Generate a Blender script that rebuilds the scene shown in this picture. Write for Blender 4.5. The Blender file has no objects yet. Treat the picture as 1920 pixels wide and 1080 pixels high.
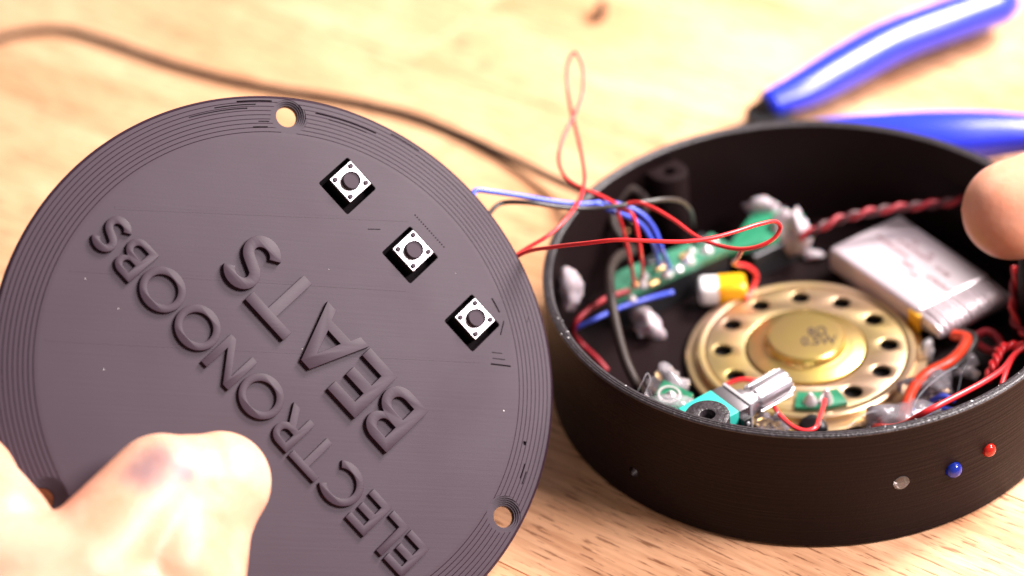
import bpy, bmesh, math, random
import numpy as np
from mathutils import Matrix, Vector
random.seed(7)
rad = math.radians
SC = bpy.context.scene
COL = SC.collection
S = 0.001                      # everything below is written in millimetres

# ------------------------------------------------------------------ camera
FPX = 4000.0
CAM = np.array([0.0, -359.3064, 292.4943])
AX = np.array([[0.99053209, 0.11308536, -0.07783245],
               [-0.00591628, 0.60159284, 0.79878098],
               [-0.13715388, 0.79075771, -0.59656605]])     # right, up, forward
cd = bpy.data.cameras.new('camera')
cam = bpy.data.objects.new('camera', cd); COL.objects.link(cam)
m = Matrix.Identity(4)
for i in range(3):
    m[i][0], m[i][1], m[i][2], m[i][3] = AX[0][i], AX[1][i], -AX[2][i], CAM[i] * S
cam.matrix_world = m
cd.sensor_width = 22.3; cd.lens = FPX / 1920 * 22.3
cd.clip_start = 0.02; cd.clip_end = 50
cd.dof.use_dof = True; cd.dof.focus_distance = 0.408; cd.dof.aperture_fstop = 4.5
SC.camera = cam

# ------------------------------------------------------------------ light
SC.view_settings.view_transform = 'Standard'; SC.view_settings.look = 'None'
SC.view_settings.exposure = 0; SC.view_settings.gamma = 1
w = bpy.data.worlds.new('World'); SC.world = w; w.use_nodes = True
w.node_tree.nodes['Background'].inputs[0].default_value = (1.0, 0.88, 0.86, 1)
w.node_tree.nodes['Background'].inputs[1].default_value = 0.30

def area(name, direction, dist, size, power, color, target=(-20, 0, 15)):
    l = bpy.data.lights.new(name, 'AREA'); l.shape = 'DISK'; l.size = size * S; l.energy = power; l.color = color
    o = bpy.data.objects.new(name, l); COL.objects.link(o)
    d = Vector(direction).normalized()
    o.location = (Vector(target) + d * dist) * S
    o.rotation_euler = d.to_track_quat('Z', 'Y').to_euler()
    return o
area('ceiling_lamp', (0.55, 0.25, 0.80), 480, 190, 8.8, (1.0, 0.925, 0.89), (0, 100, 0))
area('desk_lamp', (0.70, -0.14, 0.70), 800, 300, 11.5, (1.0, 0.90, 0.93))

# ------------------------------------------------------------------ pixel helpers (photo pixels -> mm)
def ray(px, py):
    return ((px - 960) / FPX) * AX[0] - ((py - 540) / FPX) * AX[1] + AX[2]
def PW(px, py, z):
    r = ray(px, py); return CAM + r * ((z - CAM[2]) / r[2])
def PD(px, py, d):
    return CAM + ray(px, py) * d
LO = CAM + 0.99 * (np.array([-98.280431, -52.150561, 40.397582]) - CAM)
LB = np.array([[0.87373465, 0.34359868, -0.34427854],
               [-0.05218238, 0.76993624, 0.63598363],
               [0.48359567, -0.53771567, 0.69064976]])
LM = Matrix([[LB[0][i], LB[1][i], LB[2][i], LO[i] * S] for i in range(3)] + [[0, 0, 0, 1]])
def PL(px, py, z):
    r = ray(px, py); n = LB[2]
    P = CAM + r * (((LO - CAM) @ n + z) / (r @ n)) - LO
    return np.array([P @ LB[0], P @ LB[1], z])
def L2W(p):
    return LO + p[0] * LB[0] + p[1] * LB[1] + p[2] * LB[2]

# ------------------------------------------------------------------ materials
def mat(name, color, rough=0.5, metal=0.0, spec=0.5, bump=0.0, bscale=900, vary=0.0, vscale=150, dark=None, **kw):
    mt = bpy.data.materials.new(name); mt.use_nodes = True
    nt = mt.node_tree; n = nt.nodes; b = n['Principled BSDF']
    b.inputs['Base Color'].default_value = (*color, 1); b.inputs['Roughness'].default_value = rough
    b.inputs['Metallic'].default_value = metal; b.inputs['Specular IOR Level'].default_value = spec
    for k, v in kw.items():
        b.inputs[k.replace('_', ' ')].default_value = v
    tc = n.new('ShaderNodeTexCoord')
    if vary:
        nz = n.new('ShaderNodeTexNoise'); nz.inputs['Scale'].default_value = vscale; nz.inputs['Detail'].default_value = 6
        nt.links.new(tc.outputs['Object'], nz.inputs['Vector'])
        rp = n.new('ShaderNodeValToRGB'); c2 = dark or tuple(c * (1 - vary) for c in color)
        rp.color_ramp.elements[0].position = 0.35; rp.color_ramp.elements[1].position = 0.65
        rp.color_ramp.elements[0].color = (*c2, 1); rp.color_ramp.elements[1].color = (*color, 1)
        nt.links.new(nz.outputs['Fac'], rp.inputs[0]); nt.links.new(rp.outputs[0], b.inputs['Base Color'])
    if bump:
        nz = n.new('ShaderNodeTexNoise'); nz.inputs['Scale'].default_value = bscale; nz.inputs['Detail'].default_value = 4
        nt.links.new(tc.outputs['Object'], nz.inputs['Vector'])
        bp = n.new('ShaderNodeBump'); bp.inputs['Strength'].default_value = bump; bp.inputs['Distance'].default_value = 0.0003
        nt.links.new(nz.outputs['Fac'], bp.inputs['Height']); nt.links.new(bp.outputs[0], b.inputs['Normal'])
    return mt

def printed(name, color, rough, kind, strength, coat=0.0):
    """3D-printed plastic: 'face' has raster lines along x, 'wall' has layer lines along z."""
    mt = mat(name, color, rough, spec=0.37 if kind == 'face' else 0.09)
    nt = mt.node_tree; n = nt.nodes; b = n['Principled BSDF']; tc = n['Texture Coordinate']
    mp = n.new('ShaderNodeMapping'); nt.links.new(tc.outputs['Object'], mp.inputs[0])
    nz = n.new('ShaderNodeTexNoise'); nz.inputs['Detail'].default_value = 3
    if kind == 'face':
        mp.inputs['Rotation'].default_value = (0, 0, rad(4)); mp.inputs['Scale'].default_value = (60, 1500, 100)
    else:
        mp.inputs['Scale'].default_value = (22, 22, 1700)
    nz.inputs['Scale'].default_value = 1.0
    nt.links.new(mp.outputs[0], nz.inputs['Vector'])
    n2 = n.new('ShaderNodeTexNoise'); n2.inputs['Scale'].default_value = 2500; n2.inputs['Detail'].default_value = 2
    nt.links.new(tc.outputs['Object'], n2.inputs['Vector'])
    ad = n.new('ShaderNodeMath'); ad.operation = 'MULTIPLY_ADD'; ad.inputs[1].default_value = 0.35
    nt.links.new(n2.outputs['Fac'], ad.inputs[0]); nt.links.new(nz.outputs['Fac'], ad.inputs[2])
    bp = n.new('ShaderNodeBump'); bp.inputs['Strength'].default_value = strength; bp.inputs['Distance'].default_value = 0.00025
    nt.links.new(ad.outputs[0], bp.inputs['Height']); nt.links.new(bp.outputs[0], b.inputs['Normal'])
    n3 = n.new('ShaderNodeTexNoise'); n3.inputs['Scale'].default_value = 45; n3.inputs['Detail'].default_value = 5
    nt.links.new(tc.outputs['Object'], n3.inputs['Vector'])
    mr = n.new('ShaderNodeMapRange'); mr.inputs[3].default_value = rough - 0.06; mr.inputs[4].default_value = rough + 0.07
    nt.links.new(n3.outputs['Fac'], mr.inputs[0]); nt.links.new(mr.outputs[0], b.inputs['Roughness'])
    return mt

LIDM = printed('grey_black_print', (0.024, 0.008, 0.018), 0.55, 'face', 0.055)
CASEM = printed('black_print', (0.010, 0.0050, 0.0054), 0.45, 'wall', 0.65)
RIMM = mat('scuffed_lit_print', (0.036, 0.028, 0.032), 0.42, bump=0.6, bscale=1500, vary=0.6, vscale=1200)  # scuffed case plastic, its base colour lightened for the sheen on upward faces
BLACKP = mat('black_plastic', (0.012, 0.011, 0.012), 0.4)
PLUNGER = mat('switch_plastic', (0.030, 0.014, 0.024), 0.55, spec=0.24)
MATTE = mat('matte_black_board', (0.008, 0.006, 0.007), 0.9, spec=0.05)
TIN = mat('tinned_steel', (0.56, 0.53, 0.55), 0.36, 0.5, bump=0.05)
ALU = mat('aluminium', (0.52, 0.49, 0.51), 0.33, 0.85, bump=0.05)
STEEL = mat('grey_steel', (0.35, 0.33, 0.35), 0.4, 1.0)
BRASS = mat('yellow_zinc', (0.86, 0.65, 0.19), 0.28, 0.95, vary=0.25, vscale=60, dark=(0.78, 0.52, 0.22))
BRASS2 = mat('pink_zinc', (0.68, 0.46, 0.33), 0.33, 0.9, vary=0.3, vscale=45, dark=(0.70, 0.53, 0.20))
DARKHOLE = mat('speaker_cone', (0.01, 0.009, 0.009), 0.8)
SILVER = mat('pouch_foil', (0.68, 0.59, 0.63), 0.33, 0.45, bump=0.05, bscale=120)
INK = mat('faded_pink_ink', (0.16, 0.05, 0.06), 0.6)
STAMP = mat('brown_stamp_ink', (0.035, 0.015, 0.008), 0.7)
KAPTON = mat('kapton', (0.85, 0.42, 0.02), 0.3)
YELLOW = mat('yellow_tape', (0.90, 0.52, 0.01), 0.3, vary=0.5, vscale=120, dark=(0.85, 0.33, 0.01))
WHITEP = mat('white_plastic', (0.80, 0.78, 0.78), 0.4)
TEAL = mat('teal_plastic', (0.03, 0.42, 0.34), 0.42, bump=0.05)
PCB = mat('green_board', (0.02, 0.20, 0.10), 0.35, vary=0.3, vscale=300)
PCBEDGE = mat('pale_green_board', (0.05, 0.22, 0.13), 0.4, vary=0.5, vscale=300)
SOLDER = mat('solder', (0.80, 0.76, 0.75), 0.3, 0.7)
COPPER = mat('copper_pad', (0.75, 0.45, 0.18), 0.35, 0.8)
CHIP = mat('chip_black', (0.015, 0.015, 0.017), 0.35)
RED = mat('red_insulation', (0.72, 0.03, 0.035), 0.32)
REDD = mat('dark_red_insulation', (0.26, 0.008, 0.016), 0.5)
REDK = mat('maroon_insulation', (0.05, 0.004, 0.007), 0.5)
ORED = mat('orange_red_insulation', (0.80, 0.06, 0.02), 0.32)
BLUE = mat('blue_insulation', (0.06, 0.10, 0.62), 0.35)
BLACKW = mat('black_insulation', (0.03, 0.024, 0.022), 0.38)
GREYW = mat('grey_black_sleeve', (0.030, 0.020, 0.017), 0.5, spec=0.25)
HANDLE = mat('blue_grip', (0.014, 0.032, 0.58), 0.28, spec=0.6)
GLUE = mat('hot_glue', (0.92, 0.86, 0.90), 0.12, Transmission_Weight=0.8, IOR=1.4, bump=0.15, bscale=300)
GLUEW = mat('cloudy_hot_glue', (0.64, 0.57, 0.61), 0.2, Transmission_Weight=0.35, Subsurface_Weight=0.4, Subsurface_Scale=0.002, IOR=1.4, bump=0.15, bscale=300)
LEDB = mat('blue_lens', (0.02, 0.06, 0.60), 0.12, Transmission_Weight=0.6, IOR=1.5)
LEDR = mat('red_lens', (0.80, 0.03, 0.015), 0.12, Transmission_Weight=0.5, IOR=1.5)
LEDC = mat('clear_lens', (0.35, 0.33, 0.33), 0.10, Transmission_Weight=0.9, IOR=1.5, bump=0.5, bscale=900)
KNOT = mat('dark_scrap', (0.02, 0.011, 0.008), 0.8)

def skin_mat(name, stain=None):
    mt = mat(name, (0.78, 0.50, 0.38), 0.42, spec=0.4, bump=0.25, bscale=700,
             Subsurface_Weight=0.35, Subsurface_Scale=0.004)
    nt = mt.node_tree; n = nt.nodes; b = n['Principled BSDF']; tc = n['Texture Coordinate']
    b.inputs['Subsurface Radius'].default_value = (1.0, 0.35, 0.2)
    nz = n.new('ShaderNodeTexNoise'); nz.inputs['Scale'].default_value = 70; nz.inputs['Detail'].default_value = 4
    nt.links.new(tc.outputs['Object'], nz.inputs['Vector'])
    rp = n.new('ShaderNodeValToRGB'); e = rp.color_ramp.elements
    e[0].position = 0.36; e[0].color = (0.72, 0.31, 0.19, 1); e[1].position = 0.6; e[1].color = (0.81, 0.44, 0.30, 1)
    nt.links.new(nz.outputs['Fac'], rp.inputs[0]); out = rp.outputs[0]
    for c, r in stain or ():         # smudges of dirt on the knuckle, fixed to the hand
        g = n.new('ShaderNodeVectorMath'); g.operation = 'DISTANCE'; g.inputs[1].default_value = c
        z = n.new('ShaderNodeTexNoise'); z.inputs['Scale'].default_value = 220; z.inputs['Detail'].default_value = 3
        nt.links.new(tc.outputs['Object'], g.inputs[0]); nt.links.new(tc.outputs['Object'], z.inputs['Vector'])
        a = n.new('ShaderNodeMath'); a.operation = 'MULTIPLY_ADD'; a.inputs[1].default_value = r * 0.6
        nt.links.new(z.outputs['Fac'], a.inputs[0]); nt.links.new(g.outputs['Value'], a.inputs[2])
        q = n.new('ShaderNodeMapRange'); q.interpolation_type = 'SMOOTHSTEP'; q.inputs[1].default_value = r * 0.4; q.inputs[2].default_value = r * 1.7
        q.inputs[3].default_value = 0.8; q.inputs[4].default_value = 0.0; nt.links.new(a.outputs[0], q.inputs[0])
        x = n.new('ShaderNodeMix'); x.data_type = 'RGBA'; nt.links.new(q.outputs[0], x.inputs[0]); nt.links.new(out, x.inputs[6])
        x.inputs[7].default_value = (0.17, 0.12, 0.15, 1); out = x.outputs[2]
    nt.links.new(out, b.inputs['Base Color'])
    return mt
SKIN = skin_mat('skin')
NAIL = mat('nail', (0.50, 0.34, 0.40), 0.3)
SMUDGE = mat('grime', (0.30, 0.20, 0.25), 0.6)

def wood_mat():
    mt = bpy.data.materials.new('oiled_wood'); mt.use_nodes = True
    nt = mt.node_tree; n = nt.nodes; b = n['Principled BSDF']; lk = nt.links.new
    tc = n.new('ShaderNodeTexCoord'); oi = n.new('ShaderNodeObjectInfo')
    cx = n.new('ShaderNodeCombineXYZ')
    sc = n.new('ShaderNodeMath'); sc.operation = 'MULTIPLY'; sc.inputs[1].default_value = 3.0
    lk(oi.outputs['Random'], sc.inputs[0]); lk(sc.outputs[0], cx.inputs[2]); lk(sc.outputs[0], cx.inputs[1])
    va = n.new('ShaderNodeVectorMath'); lk(tc.outputs['Object'], va.inputs[0]); lk(cx.outputs[0], va.inputs[1])
    def noise(scale, detail, dist=0.0, rough=0.55):
        mp = n.new('ShaderNodeMapping'); mp.inputs['Scale'].default_value = scale; lk(va.outputs[0], mp.inputs[0])
        z = n.new('ShaderNodeTexNoise'); z.inputs['Scale'].default_value = 1; z.inputs['Detail'].default_value = detail
        z.inputs['Distortion'].default_value = dist; z.inputs['Roughness'].default_value = rough
        lk(mp.outputs[0], z.inputs['Vector']); return z
    def ramp(src, p0, c0, p1, c1):
        r = n.new('ShaderNodeValToRGB'); e = r.color_ramp.elements
        e[0].position = p0; e[0].color = (*c0, 1); e[1].position = p1; e[1].color = (*c1, 1); lk(src, r.inputs[0]); return r
    def mix(kind, fac, a, c):
        x = n.new('ShaderNodeMix'); x.data_type = 'RGBA'; x.blend_type = kind
        if isinstance(fac, float): x.inputs[0].default_value = fac
        else: lk(fac, x.inputs[0])
        lk(a, x.inputs[6]); lk(c, x.inputs[7]); return x.outputs[2]
    broad = noise((9, 32, 9), 4, 0.8); grain = noise((45, 620, 45), 6, 0.4, 0.65); fleck = noise((150, 1500, 150), 3)
    base = ramp(broad.outputs['Fac'], 0.35, (0.66, 0.33, 0.165), 0.66, (0.86, 0.51, 0.29))
    gr = ramp(grain.outputs['Fac'], 0.36, (0.52, 0.40, 0.33), 0.58, (1, 1, 1))
    fl = ramp(fleck.outputs['Fac'], 0.35, (0.24, 0.14, 0.10), 0.43, (1, 1, 1))
    c = mix('MULTIPLY', 0.55, base.outputs[0], gr.outputs[0]); c = mix('MULTIPLY', 0.7, c, fl.outputs[0])
    lk(c, b.inputs['Base Color'])
    b.inputs['Roughness'].default_value = 0.38; b.inputs['Specular IOR Level'].default_value = 0.45
    bp = n.new('ShaderNodeBump'); bp.inputs['Strength'].default_value = 0.25; bp.inputs['Distance'].default_value = 0.0002
    lk(fleck.outputs['Fac'], bp.inputs['Height']); lk(bp.outputs[0], b.inputs['Normal'])
    return mt
WOOD = wood_mat()

# ------------------------------------------------------------------ object helpers
WM = {}
def thing(name, label, cat, loc=(0, 0, 0), group=None, matrix=None):
    o = bpy.data.objects.new(name, None); COL.objects.link(o)
    o.empty_display_size = 0.01
    mw = matrix if matrix is not None else Matrix.Translation(Vector(loc) * S)
    o.matrix_world = mw; WM[o.name] = mw.copy()
    o['label'] = label; o['category'] = cat
    if group: o['group'] = group
    return o
def finish(me, m, smooth):
    if m: me.materials.append(m)
    if smooth is not None:
        me.polygons.foreach_set('use_smooth', [True] * len(me.polygons))
        if smooth < 180: me.set_sharp_from_angle(angle=rad(smooth))
    me.update()
def part(name, V, F, m, parent=None, smooth=35, local=False, label=None, base=None, cat=None, group=None, kind=None):
    """V in mm. local: V already in the parent's frame; otherwise world mm."""
    V = np.asarray(V, float) * S
    if parent is not None:
        pm = WM[parent.name]
        mine = pm.copy()
        if not local:
            inv = np.array(pm.inverted()); V = V @ inv[:3, :3].T + inv[:3, 3]
    else:
        b = np.asarray(base if base is not None else [V[:, 0].mean() / S, V[:, 1].mean() / S, V[:, 2].min() / S]) * S
        V = V - b; mine = Matrix.Translation(Vector(b))
    me = bpy.data.meshes.new(name); me.from_pydata([tuple(v) for v in V], [], [tuple(f) for f in F])
    bm = bmesh.new(); bm.from_mesh(me); bmesh.ops.recalc_face_normals(bm, faces=bm.faces); bm.to_mesh(me); bm.free()
    finish(me, m, smooth)
    o = bpy.data.objects.new(name, me); COL.objects.link(o)
    if parent is not None: o.parent = parent
    else: o.matrix_world = mine
    WM[o.name] = mine
    if label: o['label'] = label
    if cat: o['category'] = cat
    if group: o['group'] = group
    if kind: o['kind'] = kind
    return o

def lathe(prof, segs=64, closed=False):
    """prof [(r,z)]; r=0 makes a pole."""
    V, rings = [], []
    for r, z in prof:
        if r < 1e-6: rings.append([len(V)]); V.append((0, 0, z))
        else:
            rings.append(list(range(len(V), len(V) + segs)))
            V += [(r * math.cos(2 * math.pi * k / segs), r * math.sin(2 * math.pi * k / segs), z) for k in range(segs)]
    F = []
    pairs = list(zip(rings[:-1], rings[1:])) + ([(rings[-1], rings[0])] if closed else [])
    for a, b in pairs:
        for k in range(segs):
            k2 = (k + 1) % segs
            if len(a) == 1 and len(b) == 1: continue
            if len(a) == 1: F.append((a[0], b[k], b[k2]))
            elif len(b) == 1: F.append((a[k], a[k2], b[0]))
            else: F.append((a[k], a[k2], b[k2], b[k]))
    return np.array(V), F
def xf(V, axis=None, at=(0, 0, 0), spin=0):
    V = np.asarray(V, float)
    if spin:
        c, s = math.cos(spin), math.sin(spin); V = V @ np.array([[c, s, 0], [-s, c, 0], [0, 0, 1]])
    if axis is not None:
        q = Vector(axis).normalized().to_track_quat('Z', 'Y').to_matrix(); V = V @ np.array(q).T
    return V + np.array(at)
def frame(a, up=(0, 0, 1)):
    a = np.array(a, float); a /= np.linalg.norm(a); r = np.cross(a, up); r /= np.linalg.norm(r); u = np.cross(r, a); return a, r, u
def rbox(sx, sy, sz, bev=0.3, seg=2):
    bm = bmesh.new(); bmesh.ops.create_cube(bm, size=1)
    for v in bm.verts: v.co = Vector((v.co.x * sx, v.co.y * sy, v.co.z * sz))
    if bev > 0: bmesh.ops.bevel(bm, geom=list(bm.edges), offset=bev, segments=seg, profile=0.6, affect='EDGES')
    bm.verts.index_update()
    V = np.array([v.co[:] for v in bm.verts]); F = [[v.index for v in f.verts] for f in bm.faces]; bm.free(); return V, F
def place(V, ax, ay, az, at):
    return np.asarray(V) @ np.array([ax, ay, az], float) + np.array(at, float)
def join(*vf):
    V, F, o = [], [], 0
    for v, f in vf:
        V.append(np.asarray(v, float)); F += [[i + o for i in q] for q in f]; o += len(v)
    return np.concatenate(V), F
def spline(P, n=8):
    P = np.asarray(P, float)
    if len(P) < 3: return np.array([P[0] + (P[-1] - P[0]) * t for t in np.linspace(0, 1, n + 1)])
    Q = np.concatenate([[2 * P[0] - P[1]], P, [2 * P[-1] - P[-2]]]); out = []
    for i in range(1, len(Q) - 2):
        p0, p1, p2, p3 = Q[i - 1:i + 3]
        d = [max(np.linalg.norm(b - a), 1e-6) ** 0.5 for a, b in ((p0, p1), (p1, p2), (p2, p3))]
        t0 = 0; t1 = d[0]; t2 = t1 + d[1]; t3 = t2 + d[2]
        for t in np.linspace(t1, t2, n, endpoint=False):
            A1 = (t1 - t) / (t1 - t0) * p0 + (t - t0) / (t1 - t0) * p1; A2 = (t2 - t) / (t2 - t1) * p1 + (t - t1) / (t2 - t1) * p2
            A3 = (t3 - t) / (t3 - t2) * p2 + (t - t2) / (t3 - t2) * p3
            B1 = (t2 - t) / (t2 - t0) * A1 + (t - t0) / (t2 - t0) * A2; B2 = (t3 - t) / (t3 - t1) * A2 + (t - t1) / (t3 - t1) * A3
            out.append((t2 - t) / (t2 - t1) * B1 + (t - t1) / (t2 - t1) * B2)
    out.append(P[-1]); return np.array(out)
def sweep(path, r, segs=10, flat=1.0, updir=None):
    """tube along a dense path; r scalar or per point; closed round-ish ends."""
    path = np.asarray(path, float); n = len(path)
    r = np.full(n, r, float) if np.isscalar(r) else np.asarray(r, float)
    T = np.gradient(path, axis=0); T /= np.linalg.norm(T, axis=1)[:, None] + 1e-12
    u = np.array(updir if updir is not None else (0, 0, 1.0)); u = u - T[0] * (u @ T[0])
    if np.linalg.norm(u) < 1e-3: u = np.cross(T[0], (1, 0, 0))
    u /= np.linalg.norm(u); V = []
    for i in range(n):
        u = u - T[i] * (u @ T[i]); u /= np.linalg.norm(u) + 1e-12; s = np.cross(T[i], u)
        for k in range(segs):
            a = 2 * math.pi * k / segs; V.append(path[i] + r[i] * (math.cos(a) * s + math.sin(a) * u * flat))
    F = [(i * segs + k, i * segs + (k + 1) % segs, (i + 1) * segs + (k + 1) % segs, (i + 1) * segs + k) for i in range(n - 1) for k in range(segs)]
    for e, sg in ((0, -1), (n - 1, 1)):
        V.append(path[e] + sg * T[e] * r[e] * 0.35); c = len(V) - 1
        F += [(e * segs + k, e * segs + (k + 1) % segs, c) for k in range(segs)]
    return np.array(V), F
def wire(name, P, r, m, label, cat='wire', group=None, segs=8, n=8, parent=None):
    V, F = sweep(spline(P, n), r, segs)
    return part(name, V, F, m, parent, smooth=180, base=P[0], label=label, cat=cat if parent is None else None, group=group)
def blob(c, sx, sy, sz, seed, amp=0.25, n=3):
    bm = bmesh.new(); bmesh.ops.create_icosphere(bm, subdivisions=n, radius=1)
    rn = random.Random(seed); ph = [(Vector((rn.uniform(-1, 1), rn.uniform(-1, 1), rn.uniform(-1, 1))).normalized(), rn.uniform(2, 4.5), rn.uniform(0, 6)) for _ in range(7)]
    for v in bm.verts:
        d = v.co.normalized(); k = 1 + amp * sum(math.sin(f * d.dot(a) + p) for a, f, p in ph) / 2.6 + amp * 0.28 * sum(math.sin(f * 3.1 * d.dot(a) + 2 * p) for a, f, p in ph[:4])
        v.co = Vector((d.x * sx * k, d.y * sy * k, d.z * sz * k)) + Vector(c)
    bm.verts.index_update()
    V = np.array([v.co[:] for v in bm.verts]); F = [[v.index for v in f.verts] for f in bm.faces]; bm.free(); return V, F
def solder(c, r, hgt, axis=(0, 0, 1)):
    V, F = lathe([(0, 0), (r, 0), (r * 0.9, hgt * 0.25), (r * 0.5, hgt * 0.7), (r * 0.25, hgt), (0, hgt * 1.05)], 14); return xf(V, axis, c), F
def flat_fill(contours, z0, z1, bevel=0.0):
    """filled 2D contours (outer + holes) extruded from z0 to z1 -> V, F (mm)."""
    cu = bpy.data.curves.new('tmp', 'CURVE'); cu.dimensions = '2D'; cu.fill_mode = 'BOTH'
    cu.extrude = (z1 - z0) / 2 - bevel; cu.bevel_depth = bevel; cu.bevel_resolution = 1; cu.offset = -bevel
    for c in contours:
        sp = cu.splines.new('POLY'); sp.points.add(len(c) - 1)
        for p, q in zip(sp.points, c): p.co = (q[0], q[1], 0, 1)
        sp.use_cyclic_u = True
    o = bpy.data.objects.new('tmp', cu); COL.objects.link(o)
    dg = bpy.context.evaluated_depsgraph_get(); me = bpy.data.meshes.new_from_object(o.evaluated_get(dg))
    bm = bmesh.new(); bm.from_mesh(me); bmesh.ops.remove_doubles(bm, verts=bm.verts, dist=1e-4); bm.verts.index_update()
    V = np.array([v.co[:] for v in bm.verts]); F = [[v.index for v in f.verts] for f in bm.faces]; bm.free()
    V[:, 2] += (z0 + z1) / 2
    bpy.data.objects.remove(o); bpy.data.curves.remove(cu); bpy.data.meshes.remove(me); return V, F
def boolean(V, F, cutters):
    """V,F minus every cutter (all in mm)."""
    def mk(V, F):
        me = bpy.data.meshes.new('tmp'); me.from_pydata([tuple(v) for v in V], [], [tuple(f) for f in F])
        bm = bmesh.new(); bm.from_mesh(me); bmesh.ops.recalc_face_normals(bm, faces=bm.faces); bm.to_mesh(me); bm.free()
        o = bpy.data.objects.new('tmp', me); COL.objects.link(o); return o
    o = mk(V, F); cs = [mk(*c) for c in cutters]
    for c in cs:
        md = o.modifiers.new('b', 'BOOLEAN'); md.object = c; md.operation = 'DIFFERENCE'; md.solver = 'EXACT'
    dg = bpy.context.evaluated_depsgraph_get(); me = bpy.data.meshes.new_from_object(o.evaluated_get(dg))
    V = np.array([v.co[:] for v in me.vertices]); F = [list(p.vertices) for p in me.polygons]
    bpy.data.meshes.remove(me)
    for q in [o] + cs:
        d = q.data; bpy.data.objects.remove(q); bpy.data.meshes.remove(d)
    return V, F

# ------------------------------------------------------------------ table: boards with real joints on a slab
slabV, slabF = rbox(760, 760, 20, 2)
table = part('table', place(slabV, (1, 0, 0), (0, 1, 0), (0, 0, 1), (-60, 130, -14.2)), slabF, WOOD, None, smooth=30, base=(-60, 130, -24), kind='structure')
GA = rad(-31)
gx, gy = np.array([math.cos(GA), math.sin(GA), 0]), np.array([-math.sin(GA), math.cos(GA), 0])
pv, pf = rbox(299.8, 69.84, 4.0, 0.12, 1)
pme = None
for row in range(-4, 6):
    for k in range(-2, 3):
        c = gx * (k * 300 + (row * 137) % 300 - 105) + gy * (row * 70 + 12) + np.array([-30, 30, 0])
        if not (-360 < c[0] < 240 and -170 < c[1] < 430): continue
        if pme is None:
            p0 = part('plank', place(pv, (1, 0, 0), (0, 1, 0), (0, 0, 1), (0, 0, -2.05)), pf, WOOD, table, smooth=None, local=True); pme = p0.data; o = p0
        else:
            o = bpy.data.objects.new('plank', pme); COL.objects.link(o); o.parent = table
        o.matrix_parent_inverse = Matrix.Identity(4)
        lp = (c - np.array([-60, 130, -24])) * S
        o.location = Vector((lp[0], lp[1], 0.024)); o.rotation_euler = (0, 0, GA)

# ------------------------------------------------------------------ speaker case
HT = 28.5
case = thing('speaker_case', 'round black 3D-printed case, open on top, full of electronics', 'speaker case', (0, 0, 0))
prof = [(0, 0.02), (54.4, 0.02), (55, 0.6), (55, HT - 0.5), (53, HT - 0.5), (53, 2.2), (0, 2.2)]
V, F = lathe(prof, 192)
cut = []
for ang, z, r, dep in ((-128.2, 8.5, 1.15, 3.2), (-71.0, 14.8, 1.7, 6), (-59.5, 14.3, 1.75, 6), (-50.75, 15.2, 1.5, 6), (138, 12, 2.2, 8)):
    a = rad(ang); d = np.array([math.cos(a), math.sin(a), 0])
    cv, cf = lathe([(0, -dep / 2), (r, -dep / 2), (r, dep / 2), (0, dep / 2)], 24)
    cut.append((xf(cv, d, d * 54 + np.array([0, 0, z])), cf))
V, F = boolean(V, F, cut)
part('shell', V, F, CASEM, case)
rp_ = [(55.02, HT - 0.5), (55.02, HT - 0.3), (54.8, HT - 0.06), (54.5, HT), (54.38, HT - 0.14), (54.26, HT), (53.98, HT - 0.01), (53.86, HT - 0.16), (53.74, HT - 0.03), (53.4, HT - 0.08), (53.05, HT - 0.3), (52.98, HT - 0.5)]
v, f = lathe(rp_, 192, True); part('rim', v, f, RIMM, case)
rn = random.Random(5)
for k in range(26):      # stray bits of plastic on the lip
    a = rad(rn.choice((rn.uniform(195, 235), rn.uniform(285, 325)))); r_ = rn.uniform(53.1, 54.9)
    v, f = blob((r_ * math.cos(a), r_ * math.sin(a), HT + 0.02), rn.uniform(.1, .28), rn.uniform(.08, .2), rn.uniform(.06, .14), k, .4, 1); part('plastic_burr', v, f, WHITEP if k % 3 else RIMM, case)
for ang in (129.5, 9.5, -112.2):
    a = rad(ang); d = np.array([math.cos(a), math.sin(a), 0]); t = np.array([-d[1], d[0], 0]); c = d * (48.6 if ang > 0 else 49.8)
    outer = [(c + 4.3 * (math.cos(q) * d + math.sin(q) * t)) for q in np.linspace(math.pi * 0.5, math.pi * 1.5, 21)]
    outer += [c - 4.3 * t + d * 3.0, c + 4.3 * t + d * 3.0]
    hole = [c + 1.45 * (math.cos(q) * d + math.sin(q) * t) for q in np.linspace(0, 2 * math.pi, 20, endpoint=False)]
    v, f = flat_fill([[p[:2] for p in outer], [p[:2] for p in hole]], 2.2, 26.2, 0.25)
    part('screw_post', v, f, RIMM if ang < 0 else CASEM, case)
def led(ang, z, r, m, lab, dome):
    a = rad(ang); d = np.array([math.cos(a), math.sin(a), 0])
    pr = [(0, -3.5), (r - 0.08, -3.5), (r - 0.08, 0.2)]
    pr += [((r - 0.08) * math.cos(q), 0.2 + dome * math.sin(q)) for q in np.linspace(0.2, math.pi / 2 - 0.15, 6)] + [(0, 0.2 + dome)]
    v, f = lathe(pr, 24); part('led', xf(v, d, d * 54.9 + np.array([0, 0, z])), f, m, case, label=lab)
led(-71.0, 14.8, 1.7, LEDC, 'clear LED nearly flush with the case wall', 0.1)
led(-59.5, 14.3, 1.75, LEDB, 'blue domed LED in the middle of the three LEDs', 1.5)
led(-50.75, 15.2, 1.5, LEDR, 'small red domed LED beside the blue LED', 1.2)

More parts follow.
